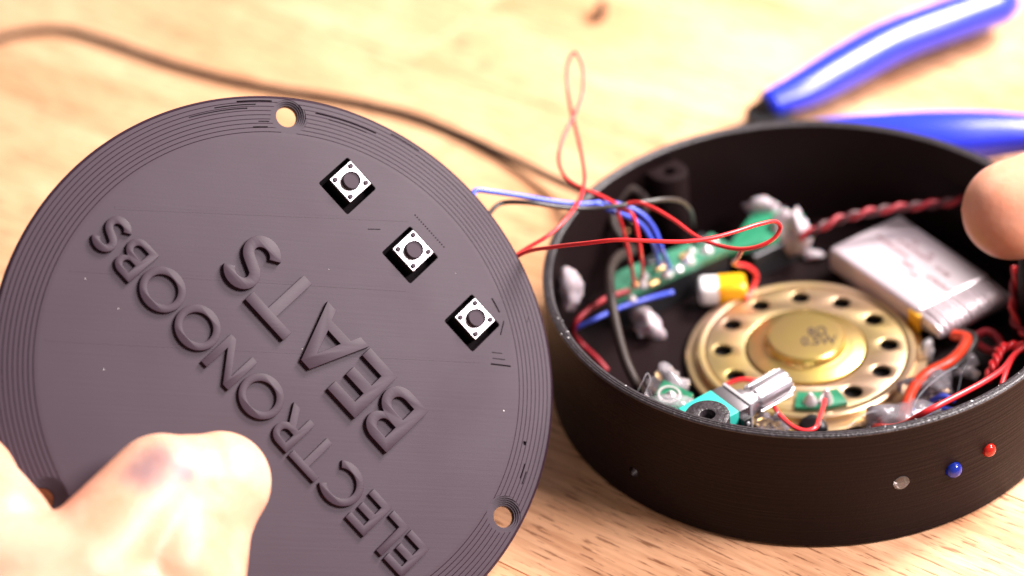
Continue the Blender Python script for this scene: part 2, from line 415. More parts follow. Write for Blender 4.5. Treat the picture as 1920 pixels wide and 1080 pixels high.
# ------------------------------------------------------------------ lid
lid = thing('printed_lid', 'dark grey round 3D-printed lid with raised lettering, held up by thumb', 'lid', matrix=LM)
pr = [(0, 0), (46.4, 0)]
for i in range(9):
    r0, z0 = 46.5 + i * 0.9, -i * 0.13
    pr += [(r0, z0), (r0 + 0.70, z0 - 0.03), (r0 + 0.80, z0 - 0.21), (r0 + 0.88, z0 - 0.13)]
pr += [(54.7, -1.25), (55.0, -1.6), (55.0, -2.7), (54.6, -3.0), (0, -3.0)]
V, F = lathe(pr, 256)
cut = []
RH = 51.2
for ang in (90, -30, 210):
    c = np.array([RH * math.cos(rad(ang)), RH * math.sin(rad(ang)), 0])
    sp = [(0, -5), (2.1, -5), (2.1, -2.1)]
    for i in range(7): sp += [(2.15 + i * 0.34, -2.1 + i * 0.30), (2.15 + i * 0.34 + 0.02, -2.1 + (i + 1) * 0.30)]
    sp += [(4.6, 0.1), (4.6, 2), (0, 2)]
    v, f = lathe(sp, 40); cut.append((v + c, f))
U = np.array([math.cos(rad(135)), math.sin(rad(135)), 0]); N_ = np.array([math.cos(rad(225)), math.sin(rad(225)), 0]); Z_ = np.array([0, 0, 1.0])
BTN = [(11.85, 37.7), (24.7, 24.85), (37.5, 12.1)]
for bx_, by_ in BTN:
    v, f = rbox(8.35, 8.35, 12, 0.45, 2); cut.append((place(v, U, N_, Z_, (bx_, by_, 0)), f))
def arc_cut(r, a0, a1, wdt, depth):
    P = [(r * math.cos(rad(a)), r * math.sin(rad(a))) for a in np.linspace(a0, a1, 14)] + [((r + wdt) * math.cos(rad(a)), (r + wdt) * math.sin(rad(a))) for a in np.linspace(a1, a0, 14)]
    return flat_fill([P], -depth, 1.0)
for q in ((52.3, 70, 84, 0.28, 1.9), (51.6, 72, 81, 0.16, 1.5), (53.0, 97, 106, 0.22, 1.8), (52.2, 99, 112, 0.26, 1.2), (48.2, 95, 98.5, 0.25, 1.0),
          (53.8, 60, 67, 0.2, 1.9), (53.7, 93.5, 101, 0.3, 2.0), (52.7, 45, 60, 0.12, 1.6), (49.4, 94.5, 97, 0.2, 1.1), (51.4, -22, -19, 0.2, 1.4), (50.6, -21, -17.5, 0.2, 1.4),
          (49.3, -13.5, -12.6, 0.7, 1.2)):
    cut.append(arc_cut(*q))
v, f = lathe([(0, -1), (0.17, -1), (0.17, 1), (0, 1)], 6)
for k in range(15):      # row of print gaps beside the middle button
    p = np.array(BTN[1]) + np.array([4.9, 3.3]) + np.array([-0.707, 0.707]) * (k * 0.6 - 3.8); cut.append((v + np.array([p[0] - .6, p[1] + 1.6, -0.2]), f))
for (cx, cy, L_, wv, an) in ((43.8, 11.5, 3.0, 0.22, 75), (42.5, 16.0, 3.2, 0.3, 120), (43.4, 4.0, 4.2, 0.3, -3), (43.0, 5.2, 2.6, 0.15, -3), (42.6, 6.4, 2.2, 0.15, -3), (49.7, 14.5, 4.0, 0.22, 75), (17.3, 29.4, 2.6, 0.16, 4)):
    b_, bf = rbox(L_, wv, 1.6, 0); an = rad(an); cut.append((place(b_, (math.cos(an), math.sin(an), 0), (-math.sin(an), math.cos(an), 0), Z_, (cx, cy, 0)), bf))
V, F = boolean(V, F, cut)
part('lid_plate', V, F, LIDM, lid, local=True)
# three tact switches
for i, (bx_, by_) in enumerate(BTN):
    at = np.array([bx_ + 0.34, by_ + 0.70, 0.5])
    v, f = rbox(6.2, 6.2, 3.6, 0.3, 2); hb = part('push_button', place(v, U, N_, Z_, at + (0, 0, -1.75)), f, MATTE, lid, local=True)
    v, f = rbox(6.0, 6.0, 0.25, 0.1, 1); part('metal_plate', place(v, U, N_, Z_, at + (0, 0, 0.2)), f, TIN, hb, local=True)
    v, f = lathe([(0, 0.2), (1.85, 0.2), (1.85, 0.45), (1.74, 0.45), (1.72, 1.55), (1.6, 1.2), (0, 1.2)], 32); part('plunger', v + at, f, PLUNGER, hb, local=True)
    for su in (-1, 1):
        for sn in (-1, 1):
            v, f = lathe([(0, 0.2), (0.5, 0.3), (0.5, 0.6), (0.4, 0.72), (0, 0.74)], 12)
            part('rivet', v + at + U * 2.2 * su + N_ * 2.2 * sn, f, PLUNGER, hb, local=True)
v, f = rbox(48, 12.5, 1.0, 0.2, 1)
part('switch_board', place(v, U, N_, Z_, (24.7, 24.9, -3.55)), f, MATTE, lid, local=True)
# raised lettering
SW = 0.19
def arcp(cx, cy, rx, ry, a0, a1, n=16):
    return [(cx + rx * math.cos(rad(a)), cy + ry * math.sin(rad(a))) for a in np.linspace(a0, a1, n)]
def stroke(pts, w):
    P = np.array(pts); T = np.gradient(P, axis=0); T /= np.linalg.norm(T, axis=1)[:, None]; Nn = np.c_[-T[:, 1], T[:, 0]] * w / 2
    return [tuple(p) for p in P + Nn] + [tuple(p) for p in (P - Nn)[::-1]]
def glyph(ch):
    s = SW
    if ch == 'E': wd = 0.64; return wd, [[(0, 0), (wd, 0), (wd, s), (s, s), (s, .42), (wd * .94, .42), (wd * .94, .42 + s), (s, .42 + s), (s, 1 - s), (wd, 1 - s), (wd, 1), (0, 1)]]
    if ch == 'L': wd = 0.56; return wd, [[(0, 0), (wd, 0), (wd, s), (s, s), (s, 1), (0, 1)]]
    if ch == 'T': wd = 0.88; return wd, [[((wd - s) / 2, 0), ((wd + s) / 2, 0), ((wd + s) / 2, 1 - s), (wd, 1 - s), (wd, 1), (0, 1), (0, 1 - s), ((wd - s) / 2, 1 - s)]]
    if ch == 'N':
        wd = 0.93; return wd, [[(0, 0), (s, 0), (s, .70), (wd - s * .98, 0), (wd, 0), (wd, 1), (wd - s, 1), (wd - s, .30), (s * .98, 1), (0, 1)]]
    if ch == 'A':
        wd = 0.98; return wd, [[(0, 0), (s * 1.08, 0), (.268, .17), (wd - .268, .17), (wd - s * 1.08, 0), (wd, 0), (wd / 2 + .10, 1), (wd / 2 - .10, 1)], [(.345, .33), (wd / 2, .72), (wd - .345, .33)]]
    if ch == 'O':
        R = .57; return 2 * R, [arcp(R, .5, R, .545, 0, 354, 48), arcp(R, .5, R - s, .545 - s, 0, 354, 40)]
    if ch == 'C':
        R = .57; return .98, [arcp(R, .5, R, .545, 47, 313, 34) + arcp(R, .5, R - s, .545 - s, 313, 47, 30)]
    if ch == 'S':
        pts = arcp(.34, .715, .22, .195, 25, 245, 16)[:-1] + arcp(.31, .29, .235, .205, 66, -155, 18); return .66, [stroke(pts, s)]
    if ch == 'B':
        o = [(0, 0)] + arcp(.40, .29, .32, .29, -90, 70, 14) + arcp(.35, .765, .285, .235, -46, 90, 12) + [(0, 1)]
        return .72, [o, [(s, .16)] + arcp(.38, .292, .16, .132, -90, 90, 10) + [(s, .424)], [(s, .60)] + arcp(.34, .722, .12, .118, -90, 90, 8) + [(s, .84)]]
    if ch == 'R':
        o = [(0, 0), (s, 0), (s, .40), (.27, .40), (.53, 0), (.75, 0), (.475, .43)] + arcp(.34, .70, .31, .30, -62, 90, 14) + [(0, 1)]
        return .74, [o, [(s, .57)] + arcp(.33, .70, .14, .13, -90, 90, 10) + [(s, .83)]]
def word(txt, s0, s1, tb, cap, hgt):
    gl = [glyph(c) for c in txt]; tot = sum(g[0] for g in gl) * cap; gap = ((s1 - s0) - tot) / (len(txt) - 1)
    s_ = s0
    for (wd, cs), ch in zip(gl, txt):
        v, f = flat_fill([[(x * cap, y * cap) for x, y in c] for c in cs], -0.1, hgt, 0.10)
        q = np.c_[v[:, 0] + s_, v[:, 1] + tb]
        part('letter', np.c_[q[:, 0:1] * U[None, :2] + q[:, 1:2] * N_[None, :2], v[:, 2]], f, LIDM, lid, local=True, smooth=40)
        s_ += wd * cap + gap
word('ELECTRONOOBS', -43.0, 43.5, 3.2, 7.9, 0.85)
word('BEATS', -24.2, 23.6, -15.4, 12.0, 1.05)
for (xa, ya), (xb, yb) in (((85, 637), (900, 678)), ((130, 506), (760, 544)), ((215, 390), (765, 413))):      # faint seams of the print
    A_, B_ = PL(xa, ya, 0), PL(xb, yb, 0); dr = (B_ - A_); ln = np.linalg.norm(dr); dr /= ln
    v, f = rbox(ln, 0.6, 0.035, 0.016, 1); part('seam', place(v, dr, (-dr[1], dr[0], 0), Z_, (A_ + B_) / 2 + (0, 0, 0.0)), f, LIDM, lid, local=True)
rn = random.Random(11)
for k in range(8):      # specks of dust
    a_ = rn.uniform(0, 6.28); r_ = 45 * math.sqrt(rn.random()); v, f = blob((r_ * math.cos(a_), r_ * math.sin(a_), 0.03), rn.uniform(.06, .16), rn.uniform(.06, .12), .06, k, .3, 1)
    part('dust_speck', v, f, WHITEP, lid, local=True)

# ------------------------------------------------------------------ loudspeaker
SPC = np.array([-0.3, 0.75, 0])
spk = thing('loudspeaker', 'round brass-coloured loudspeaker with ring of holes lying in the case', 'loudspeaker', SPC + (0, 0, 2.2))
v, f = lathe([(25.4, 2.2), (25.6, 2.6), (25.6, 3.6), (25.2, 3.9), (23.6, 3.9), (23.3, 4.3), (23.3, 5.4), (22.9, 5.75), (22.2, 5.8), (21.6, 5.6), (21.6, 3.0), (22, 2.2)], 96, closed=True)
part('rim', v + SPC, f, BRASS2, spk)
outer = arcp(0, 0, 21.3, 21.3, 0, 357, 96); hol = []
for k in range(12):
    a = rad(4 + 30 * k); hol.append(arcp(17.6 * math.cos(a), 17.6 * math.sin(a), 2.0, 2.0, 0, 345, 24))
v, f = flat_fill([outer, arcp(0, 0, 12.95, 12.95, 0, 356, 72)] + hol, 4.6, 5.55, 0.22); part('basket', v + SPC, f, BRASS2, spk)
v, f = lathe([(12.6, 5.0), (12.6, 6.0), (12.2, 6.25), (11.5, 6.25), (11.0, 6.5), (9.3, 6.55), (8.7, 6.7), (8.3, 7.2), (8.15, 8.4), (7.8, 8.75), (7.0, 8.85), (0, 8.9)], 72); part('magnet_cap', v + SPC, f, BRASS, spk)
v, f = lathe([(0, 3.0), (21.5, 3.0), (21.5, 3.4), (0, 3.4)], 48); part('cone', v + SPC, f, DARKHOLE, spk)
# printed rating
def text_mesh(body, size):
    cu = bpy.data.curves.new('tmp', 'FONT'); cu.body = body; cu.size = size; cu.align_x = 'CENTER'; cu.extrude = 0.02; cu.offset = 0.05
    o = bpy.data.objects.new('tmp', cu); COL.objects.link(o); dg = bpy.context.evaluated_depsgraph_get()
    me = bpy.data.meshes.new_from_object(o.evaluated_get(dg)); V = np.array([q.co[:] for q in me.vertices]); F = [list(p.vertices) for p in me.polygons]
    bpy.data.objects.remove(o); bpy.data.curves.remove(cu); bpy.data.meshes.remove(me); return V, F
ta, tb_ = frame((0.99, 0.11, 0))[0], np.array([-0.11, 0.99, 0])
for body, dx, dy in (('8\u03a9', 2.6, -0.2), ('0.5W', 2.9, -3.3)):
    v, f = text_mesh(body, 3.9); v = v * np.array([0.85, 1, 1])
    part('lettering', place(v, ta, tb_, (0, 0, 1), SPC + (dx, dy, 8.95)), f, STAMP, spk, smooth=None)
# solder tag board and rubber grommet at the front of the speaker
tb0 = arcp(0, 0, 21.2, 21.2, -96, -66, 14) + arcp(0, 0, 16.2, 16.2, -66, -96, 14)
v, f = flat_fill([tb0], 5.6, 6.6, 0.08); tbd = part('terminal_board', v + SPC, f, PCB, spk)
for a_, hh in ((-87, 2.4), (-77.5, 3.2)):
    p = SPC + np.array([19.6 * math.cos(rad(a_)), 19.6 * math.sin(rad(a_)), 6.55]); v, f = solder(p, 1.6, hh); part('solder_joint', v, f, SOLDER, tbd)
v, f = blob(SPC + np.array([1.9, -25.2, 5.0]), 3.0, 1.9, 2.2, 5, 0.12); part('grommet', v, f, BLACKP, spk)

# ------------------------------------------------------------------ battery
bt = [PW(1548, 460, 9.5), PW(1690, 402, 9.5), PW(1905, 545, 9.5), PW(1765, 618, 9.5)]
bc = sum(bt) / 4; ba = frame((bt[3] - bt[0]) + (bt[2] - bt[1]))[0]; bb = np.array([-ba[1], ba[0], 0])
BL, BW, BT = 37.4, 20.8, 6.2
bat = thing('battery', 'silver flat pouch battery with crimped end beside the loudspeaker', 'battery', (bc[0], bc[1], 2.6))
v, f = rbox(BL - 7, BW, BT, 1.5, 4); part('pouch', place(v, ba, bb, Z_, bc + ba * -3.6 + (0, 0, -BT / 2)), f, SILVER, bat, smooth=60)
# corrugated taped end
nr, V, F = 84, [], []
pro = [(0, 1.0), (2.2, 0.98), (4.6, 0.9), (6.2, 0.72), (7.0, 0.45), (7.1, 0.05), (6.6, -0.35), (0, -0.5)]
for i in range(nr + 1):
    y = -BW / 2 + 0.3 + (BW - 0.6) * i / nr; wv = (-0.75 if i % 6 == 0 else 0.1 * math.sin(i * 1.3))
    edge = 1 - 0.35 * max(0, abs(2 * i / nr - 1) - 0.8) / 0.2
    for x, z in pro: V.append((x + (wv * 0.8 if x > 4 else 0), y, z * BT / 1.5 * edge * 0.72 - 1.05 + (wv if z > 0 else 0)))
k = len(pro)
for i in range(nr):
    for j in range(k - 1): F.append((i * k + j, (i + 1) * k + j, (i + 1) * k + j + 1, i * k + j + 1))
F += [tuple(range(k)), tuple(range(nr * k, nr * k + k))]
part('crimped_end', place(V, ba, bb, Z_, bc + ba * (BL / 2 - 7.3) + (0, 0, -BT / 2 + 1.2)), F, SILVER, bat, smooth=80)
v, f = rbox(3.6, 1.2, 4.4, 0.25, 2); part('kapton_tape', place(v, ba, bb, Z_, bc + ba * (BL / 2 - 8.3) - bb * (BW / 2 - 0.2) + (0, 0, -BT / 2)), f, KAPTON, bat)
# faded print: rows of small illegible ticks
V, F = [], []; rn = random.Random(3)
for row, x0, x1 in ((3.0, -8, 2), (0.2, -12, -2), (-1.6, -1.5, 2), (-3.0, 2.5, 4.5), (4.8, 0.0, 1.6), (5.2, -6.0, -4.4), (-1.0, 6.0, 14), (2.6, 4.5, 8.5)):
    x = x0
    while x < x1:
        wd_ = rn.uniform(0.25, 0.6); hh = rn.uniform(0.8, 1.2); c = bc + ba * (x - 3) + bb * (row + rn.uniform(-.1, .1)) + (0, 0, 0.012)
        q = [c, c + ba * wd_, c + ba * wd_ + bb * hh, c + bb * hh]; o = len(V); V += q + [p + np.array([0, 0, 0.02]) for p in q]
        F += [(o + 4, o + 5, o + 6, o + 7), (o, o + 1, o + 5, o + 4), (o + 1, o + 2, o + 6, o + 5), (o + 2, o + 3, o + 7, o + 6), (o + 3, o, o + 4, o + 7)]
        x += wd_ + rn.uniform(0.15, 0.4)
part('printing', V, F, INK, bat, smooth=None, kind='stuff')
lead = [PW(1788, 628, 8), PW(1812, 634, 9.5), PW(1806, 652, 10), PW(1780, 678, 10), PW(1738, 700, 9.5), PW(1712, 728, 9), PW(1698, 766, 7.5), PW(1692, 785, 5)]
wire('lead', lead, 1.15, ORED, 'thick orange-red battery lead', parent=bat, segs=12)
lead2 = [PW(1800, 622, 7), PW(1826, 632, 7.5), PW(1822, 652, 7.5), PW(1790, 688, 7), PW(1750, 712, 6.5), PW(1722, 738, 6.5), PW(1712, 765, 5)]
wire('lead', lead2, 0.9, BLACKW, 'black battery lead under the orange-red one', parent=bat, segs=10)

# ------------------------------------------------------------------ potentiometer
pa, pr_, pu = frame((0.74, 0.67, 0.0)); pc = np.array([-19.3, -35.2, 13.8])
pot = thing('potentiometer', 'teal volume potentiometer with knurled aluminium shaft by the front rim', 'potentiometer', (pc[0], pc[1], 2.2))
v, f = rbox(8.6, 8.8, 8.6, 0.35, 2); part('body', place(v, pa, pr_, pu, pc), f, TEAL, pot)
v, f = rbox(2.6, 8.6, 7.8, 0.2, 2); part('bracket', place(v, pa, pr_, pu, pc + pa * 5.6 + pu * 0.2), f, STEEL, pot)
v, f = rbox(0.8, 8.6, 8.4, 0.2, 2); part('face_plate', place(v, pa, pr_, pu, pc + pa * 7.5 + pu * 0.2), f, TIN, pot)
v, f = rbox(2.0, 2.6, 3.4, 0.2, 2); part('lug', place(v, pa, pr_, pu, pc + pa * 5.2 + pr_ * 4.6 + pu * 1.0), f, BLACKP, pot)
v, f = lathe([(0, 0), (0.45, 0), (0.4, 0.3), (0, 0.4)], 12); part('rivet', xf(v, pr_, pc + pa * 5.2 + pr_ * 5.9 + pu * 1.6), f, TIN, pot)
v, f = lathe([(0, 7.8), (3.2, 7.8), (3.2, 9.6), (2.5, 9.8), (2.5, 11.4), (0, 11.4)], 32); part('bushing', xf(v, pa, pc + pu * 0.6), f, ALU, pot)
nk, V, F = 84, [], []
for t, kk in ((11.2, .86), (11.6, 1), (19.6, 1), (20.2, .86)):
    for i in range(nk):
        a = 2 * math.pi * i / nk; rr = (3.15 if i % 6 < 4 else 2.55) * kk; V.append((rr * math.cos(a), rr * math.sin(a), t))
for j in range(3):
    for i in range(nk): F.append((j * nk + i, j * nk + (i + 1) % nk, (j + 1) * nk + (i + 1) % nk, (j + 1) * nk + i))
F += [tuple(range(nk)), tuple(range(3 * nk, 4 * nk))]
part('shaft', xf(V, pa, pc + pu * 0.6), F, ALU, pot, smooth=30)
for k in (-1, 0, 1):
    v, f = rbox(0.5, 1.0, 7.6, 0.1, 1); part('pin', place(v, pa, pr_, pu, pc + pr_ * 2.4 * k + pa * 3 + pu * -7.6), f, TIN, pot)

# ------------------------------------------------------------------ circuit boards
def board(name, label, c4, thick, m, tilt=None):
    c = sum(c4) / 4; t = thing(name, label, 'circuit board', (c[0], c[1], c[2] - thick))
    V = [p for p in c4] + [p - np.array([0, 0, thick]) for p in c4]
    F = [(0, 1, 2, 3), (7, 6, 5, 4)] + [(i, i + 4, (i + 1) % 4 + 4, (i + 1) % 4) for i in range(4)]
    part('board', V, F, m, t, smooth=None); return t
amp4 = [PW(1152, 566, 12), PW(1375, 462, 12), PW(1335, 437, 12.5), PW(1150, 512, 12.5)]
amp = board('amplifier_board', 'long green circuit board with solder blobs and wires soldered on, nearest the cable hole', amp4, 1.5, PCBEDGE)
au = frame(amp4[1] - amp4[0])[0]; av = amp4[3] - amp4[0]
for px, py, r, hh in ((1185, 562, 1.1, 1.2), (1205, 535, 1.3, 1.6), (1208, 520, 1.2, 1.2), (1250, 515, 1.4, 1.6), (1245, 497, 1.0, 1.4), (1290, 490, 1.7, 1.8), (1296, 473, 1.2, 1.3), (1325, 470, 1.6, 1.5), (1340, 455, 1.0, 1.0), (1172, 548, 1.0, 1.0), (1272, 505, 1.2, 0.9)):
    v, f = solder(PW(px, py, 12.1), r, hh); part('solder_joint', v, f, SOLDER, amp)
for px, py in ((1193, 532), (1236, 503), (1282, 480), (1225, 530)):
    v, f = rbox(2.2, 1.3, 0.9, 0.15, 1); part('copper_pad', place(v, au, (-au[1], au[0], 0), Z_, PW(px, py, 12.4)), f, COPPER, amp)
for px, py in ((1312, 448), (1222, 488)):
    v, f = rbox(3.4, 2.4, 1.2, 0.15, 1); part('chip', place(v, au, (-au[1], au[0], 0), Z_, PW(px, py, 12.9)), f, CHIP, amp)
v, f = rbox(30, 4.5, 9, 0.3, 1); part('standoff', place(v, au, (-au[1], au[0], 0), Z_, sum(amp4) / 4 + (0, 0, -6.4)), f, CHIP, amp)
rb4 = [PW(1358, 472, 10), PW(1452, 452, 10), PW(1508, 402, 11), PW(1418, 392, 11)]
rb = board('bluetooth_board', 'bright green bare circuit board near the far inner wall under a red wire loop', rb4, 1.5, PCB)
v, f = rbox(14, 10, 7.2, 0.3, 1); part('foam_pad', place(v, au, (-au[1], au[0], 0), Z_, sum(rb4) / 4 + (0, 0, -5.3)), f, CHIP, rb)
sb4 = [PW(1216, 760, 13), PW(1272, 775, 13), PW(1300, 738, 14), PW(1244, 712, 15)]
sb = board('charger_board', 'small green circuit board with one solder pad next to teal potentiometer', sb4, 1.4, PCB)
v, f = lathe([(2.0, 0), (2.4, 0), (2.4, 0.3), (2.0, 0.3)], 24, True); part('copper_pad', xf(v, (0.1, -0.15, 1), PW(1255, 741, 14.1)), f, SOLDER, sb)
v, f = solder(PW(1258, 742, 14.0), 1.3, 1.2); part('solder_joint', v, f, SOLDER, sb)
v, f = rbox(6, 5, 9.8, 0.3, 1); part('foam_pad', place(v, (1, 0, 0), (0, 1, 0), Z_, sum(sb4) / 4 + (0, 0, -6.5)), f, CHIP, sb)

cc = PW(1352, 533, 8.0); ca = frame((0.99, 0.12, 0))[0]; cb = np.array([-ca[1], ca[0], 0])
cap = thing('capacitor', 'yellow wrapped capacitor with white end between circuit board and loudspeaker', 'capacitor', (cc[0], cc[1], 2.2))
v, f = rbox(10.2, 6.0, 5.0, 1.5, 3); part('body', place(v, ca, cb, Z_, cc + (0, 0, -1.5)), f, WHITEP, cap, smooth=60)
v, f = rbox(7.4, 6.12, 5.12, 1.5, 3); part('tape', place(v, ca, cb, Z_, cc + ca * 1.9 + (0, 0, -1.5)), f, YELLOW, cap, smooth=60)
v, f = rbox(8, 4, 2.0, 0.2, 1); part('base_pad', place(v, ca, cb, Z_, cc + (0, 0, -4.8)), f, CHIP, cap)

# ------------------------------------------------------------------ hot glue
def glue(name, c, sx, sy, sz, seed, label, m=GLUE, amp=0.3):
    v, f = blob(c, sx, sy, sz, seed, amp); part(name, v, f, m, None, smooth=180, label=label, cat='hot glue', group='blobs of hot glue inside the case')
glue('glue_blob', PW(1070, 545, 20), 2.4, 3.4, 5.2, 1, 'milky glue blob stuck high on the inner wall beside the wire hole', GLUEW)
glue('glue_blob', PW(1212, 612, 4.5), 3.3, 2.8, 3.0, 2, 'glue blob on the case floor below the long circuit board', GLUEW, 0.4)
glue('glue_blob', PW(1488, 432, 10), 3.4, 4.0, 4.4, 3, 'glue blob at the end of the bright green board by the twisted wires', GLUEW)
glue('glue_blob', PW(1432, 388, 11), 3.8, 2.2, 2.5, 4, 'glue blob on the far edge of the bright green board', GLUEW)
glue('glue_blob', PW(1250, 716, 12), 3.4, 3.2, 3.6, 11, 'glue blob with a peak behind the small green board', GLUE, 0.45)
glue('glue_blob', PW(1256, 762, 13), 4.4, 2.4, 1.8, 12, 'glue smear holding the small green board at the rim', GLUE)
glue('glue_blob', PW(1520, 478, 3.5), 2.2, 1.2, 1.0, 6, 'tiny glue drip on the floor beside the battery', GLUEW)
glue('glue_blob', PW(1660, 790, 6), 6.0, 3.2, 3.6, 7, 'glue blob where the thick red battery lead ends', GLUE, 0.4)
glue('glue_blob', PW(1745, 725, 7), 4.6, 3.4, 4.2, 8, 'large clear glue blob over blue wire under the thin red wire', GLUE, 0.4)
glue('glue_blob', PW(1800, 690, 5), 3.6, 2.4, 2.4, 9, 'glue blob beneath the black battery lead', GLUE, 0.4)
glue('glue_blob', PW(1735, 660, 4), 1.8, 2.6, 2.6, 10, 'thin glue blob between loudspeaker rim and battery lead', GLUE)
glue('glue_blob', PW(1448, 795, 9), 2.6, 1.8, 3.6, 14, 'glue blob under the knurled shaft at the loudspeaker edge', GLUE, 0.4)

for P_, lb in (([PW(1190, 745, 18), PW(1205, 715, 21), PW(1214, 700, 22), PW(1220, 712, 21), PW(1212, 735, 19), PW(1222, 752, 17)], 'hair-thin looping glue string at the rim above the black cable end'),
               ([PW(1700, 800, 10), PW(1725, 740, 14), PW(1790, 690, 15), PW(1802, 700, 12), PW(1796, 735, 9)], 'hair-thin glue string arching over the clear glue by the battery lead'),
               ([PW(1590, 800, 12), PW(1625, 775, 11), PW(1648, 770, 9)], 'hair-thin glue string across the loudspeaker edge')):
    V, F = sweep(spline(P_, 10), 0.07, 6); part('glue_string', V, F, GLUEW, None, smooth=180, base=P_[0], label=lb, cat='hot glue')
# ------------------------------------------------------------------ wires
def pts(*q): return [PD(x, y, d) for x, y, d in q]
back = [L2W((34, 22, -6.5)), L2W((46, 26, -6))]
r1 = back + [PD(985, 467, 432)] + pts((1030, 440, 433), (1068, 402, 438), (1090, 365, 446), (1096, 330, 452), (1086, 270, 460), (1073, 215, 467), (1064, 165, 472), (1065, 118, 475), (1077, 98, 476), (1090, 118, 475), (1094, 160, 472), (1086, 195, 469),
     (1070, 228, 465), (1052, 270, 461), (1048, 305, 457), (1062, 334, 453), (1090, 352, 450), (1125, 367, 448), (1160, 386, 446), (1185, 402, 446), (1196, 440, 447), (1202, 480, 450)) + [PW(1206, 520, 13)]
wire('wire', r1, 0.42, RED, 'thin red wire standing up in a tall narrow loop above the table', group='thin red wires')
r2 = back + [PD(985, 473, 428)] + pts((1040, 463, 420), (1100, 456, 411), (1160, 450, 406), (1220, 452, 405), (1280, 453, 405), (1330, 447, 406), (1380, 434, 408), (1425, 420, 411), (1455, 416, 414), (1463, 428, 416), (1452, 446, 417), (1425, 461, 418),
     (1390, 467, 420), (1350, 461, 423), (1310, 446, 427), (1262, 412, 434), (1220, 388, 440), (1190, 380, 444), (1160, 392, 446), (1168, 430, 449), (1180, 480, 452)) + [PW(1190, 540, 13)]
wire('wire', r2, 0.42, RED, 'red wire crossing from the lid and bent back in a loop over the green board', group='thin red wires')
wire('wire', pts((1392, 468, 424), (1384, 482, 432)) + [PW(1383, 496, 14), PW(1402, 500, 12), PW(1418, 516, 9), PW(1412, 540, 6.8), PW(1398, 560, 6.2)], 0.5, RED, 'red wire curling round the end of the yellow capacitor onto the loudspeaker', group='thin red wires')
b1 = [L2W((28, 40, -6)), L2W((40, 36.5, -6))] + pts((890, 358, 436), (925, 360, 438), (980, 368, 441), (1040, 378, 444), (1090, 383, 446), (1130, 380, 448), (1170, 386, 450), (1205, 403, 451), (1226, 428, 452), (1240, 465, 454)) + [PW(1256, 505, 13)]
wire('wire', b1, 0.55, BLUE, 'blue wire crossing over the case wall from the lid to the board', group='blue wires')
wire('wire', pts((1085, 384, 447), (1120, 383, 447), (1150, 397, 447), (1182, 408, 449), (1205, 424, 450), (1222, 452, 452)) + [PW(1236, 500, 13)], 0.55, BLUE, 'second blue wire bending down to the solder blobs just beside the first', group='blue wires')
wire('wire', [PW(1262, 548, 11), PW(1215, 560, 11), PW(1165, 576, 12), PW(1120, 596, 13), PW(1085, 613, 12), PW(1072, 625, 8)], 0.55, BLUE, 'blue wire running from the board end to the near wall', group='blue wires')
wire('wire', [PW(1180, 545, 13), PW(1140, 558, 14), PW(1105, 580, 15), PW(1080, 604, 14), PW(1074, 622, 11), PW(1090, 645, 6), PW(1122, 676, 5), PW(1138, 695, 4)], 0.65, REDD, 'dark red wire running from the board end along the near wall', group='thin red wires')
k1 = [L2W((28, 36, -7)), L2W((41, 34.5, -7))] + pts((940, 381, 440), (990, 380, 439), (1050, 388, 441), (1100, 391, 443), (1150, 387, 444), (1200, 380, 446), (1245, 374, 449), (1275, 376, 453), (1292, 390, 458)) + [PW(1300, 425, 14)]
wire('wire', k1, 0.5, BLACKW, 'thin black wire crossing over the case wall beside the blue wire')
cable = [PW(-60, 95, 1.2), PW(0, 72, 1.2), PW(60, 58, 1.2), PW(125, 57, 1.2), PW(200, 78, 1.2), PW(330, 122, 1.2), PW(480, 160, 1.2), PW(640, 187, 1.2), PW(760, 213, 1.2), PW(870, 255, 1.2), PW(960, 298, 1.8), PW(1040, 337, 3.5), PW(1095, 362, 6.5)]
a = rad(138); d = np.array([math.cos(a), math.sin(a), 0])
cable += [d * 60 + (0, 0, 11.5), d * 54 + (0, 0, 12.2), d * 48 + (0, 0, 13.5), PW(1205, 408, 18), PW(1210, 375, 21), PW(1183, 356, 22.5), PW(1155, 378, 21), PW(1150, 420, 18), PW(1170, 452, 15), PW(1185, 470, 15), PW(1160, 480, 18), PW(1144, 510, 20), PW(1146, 560, 19), PW(1158, 625, 15.5), PW(1174, 680, 12), PW(1192, 718, 9.5), PW(1200, 735, 7)]
wire('audio_cable', cable, 1.08, GREYW, 'black round audio cable snaking over the table into the case wall', cat='cable', segs=14)
def twist(P, r, off, turns, mats, labs, grp):
    path = spline(P, 16); T = np.gradient(path, axis=0); T /= np.linalg.norm(T, axis=1)[:, None]
    L_ = np.concatenate([[0], np.cumsum(np.linalg.norm(np.diff(path, axis=0), axis=1))]); L_ /= L_[-1]
    s_ = np.cross(T, (0, 0, 1)); s_ /= np.linalg.norm(s_, axis=1)[:, None]; u_ = np.cross(s_, T)
    for j, (m_, lb) in enumerate(zip(mats, labs)):
        ph = 2 * math.pi * turns * L_ + math.pi * j
        q = path + off * (np.cos(ph)[:, None] * s_ + np.sin(ph)[:, None] * u_)
        V, F = sweep(q, r, 8); part('wire', V, F, m_, None, smooth=180, base=q[0], label=lb, cat='wire', group=grp)
twist([PW(1500, 447, 12), PW(1530, 430, 14), PW(1575, 411, 15), PW(1620, 400, 16), PW(1665, 392, 16), PW(1720, 386, 16), PW(1775, 380, 17), PW(1830, 372, 18), PW(1880, 372, 18)], 0.6, 0.58, 6.5, (REDD, REDK),
      ('dark red strand of the twisted pair behind the battery', 'maroon black strand of the twisted pair behind the battery'), 'twisted pair behind the battery')
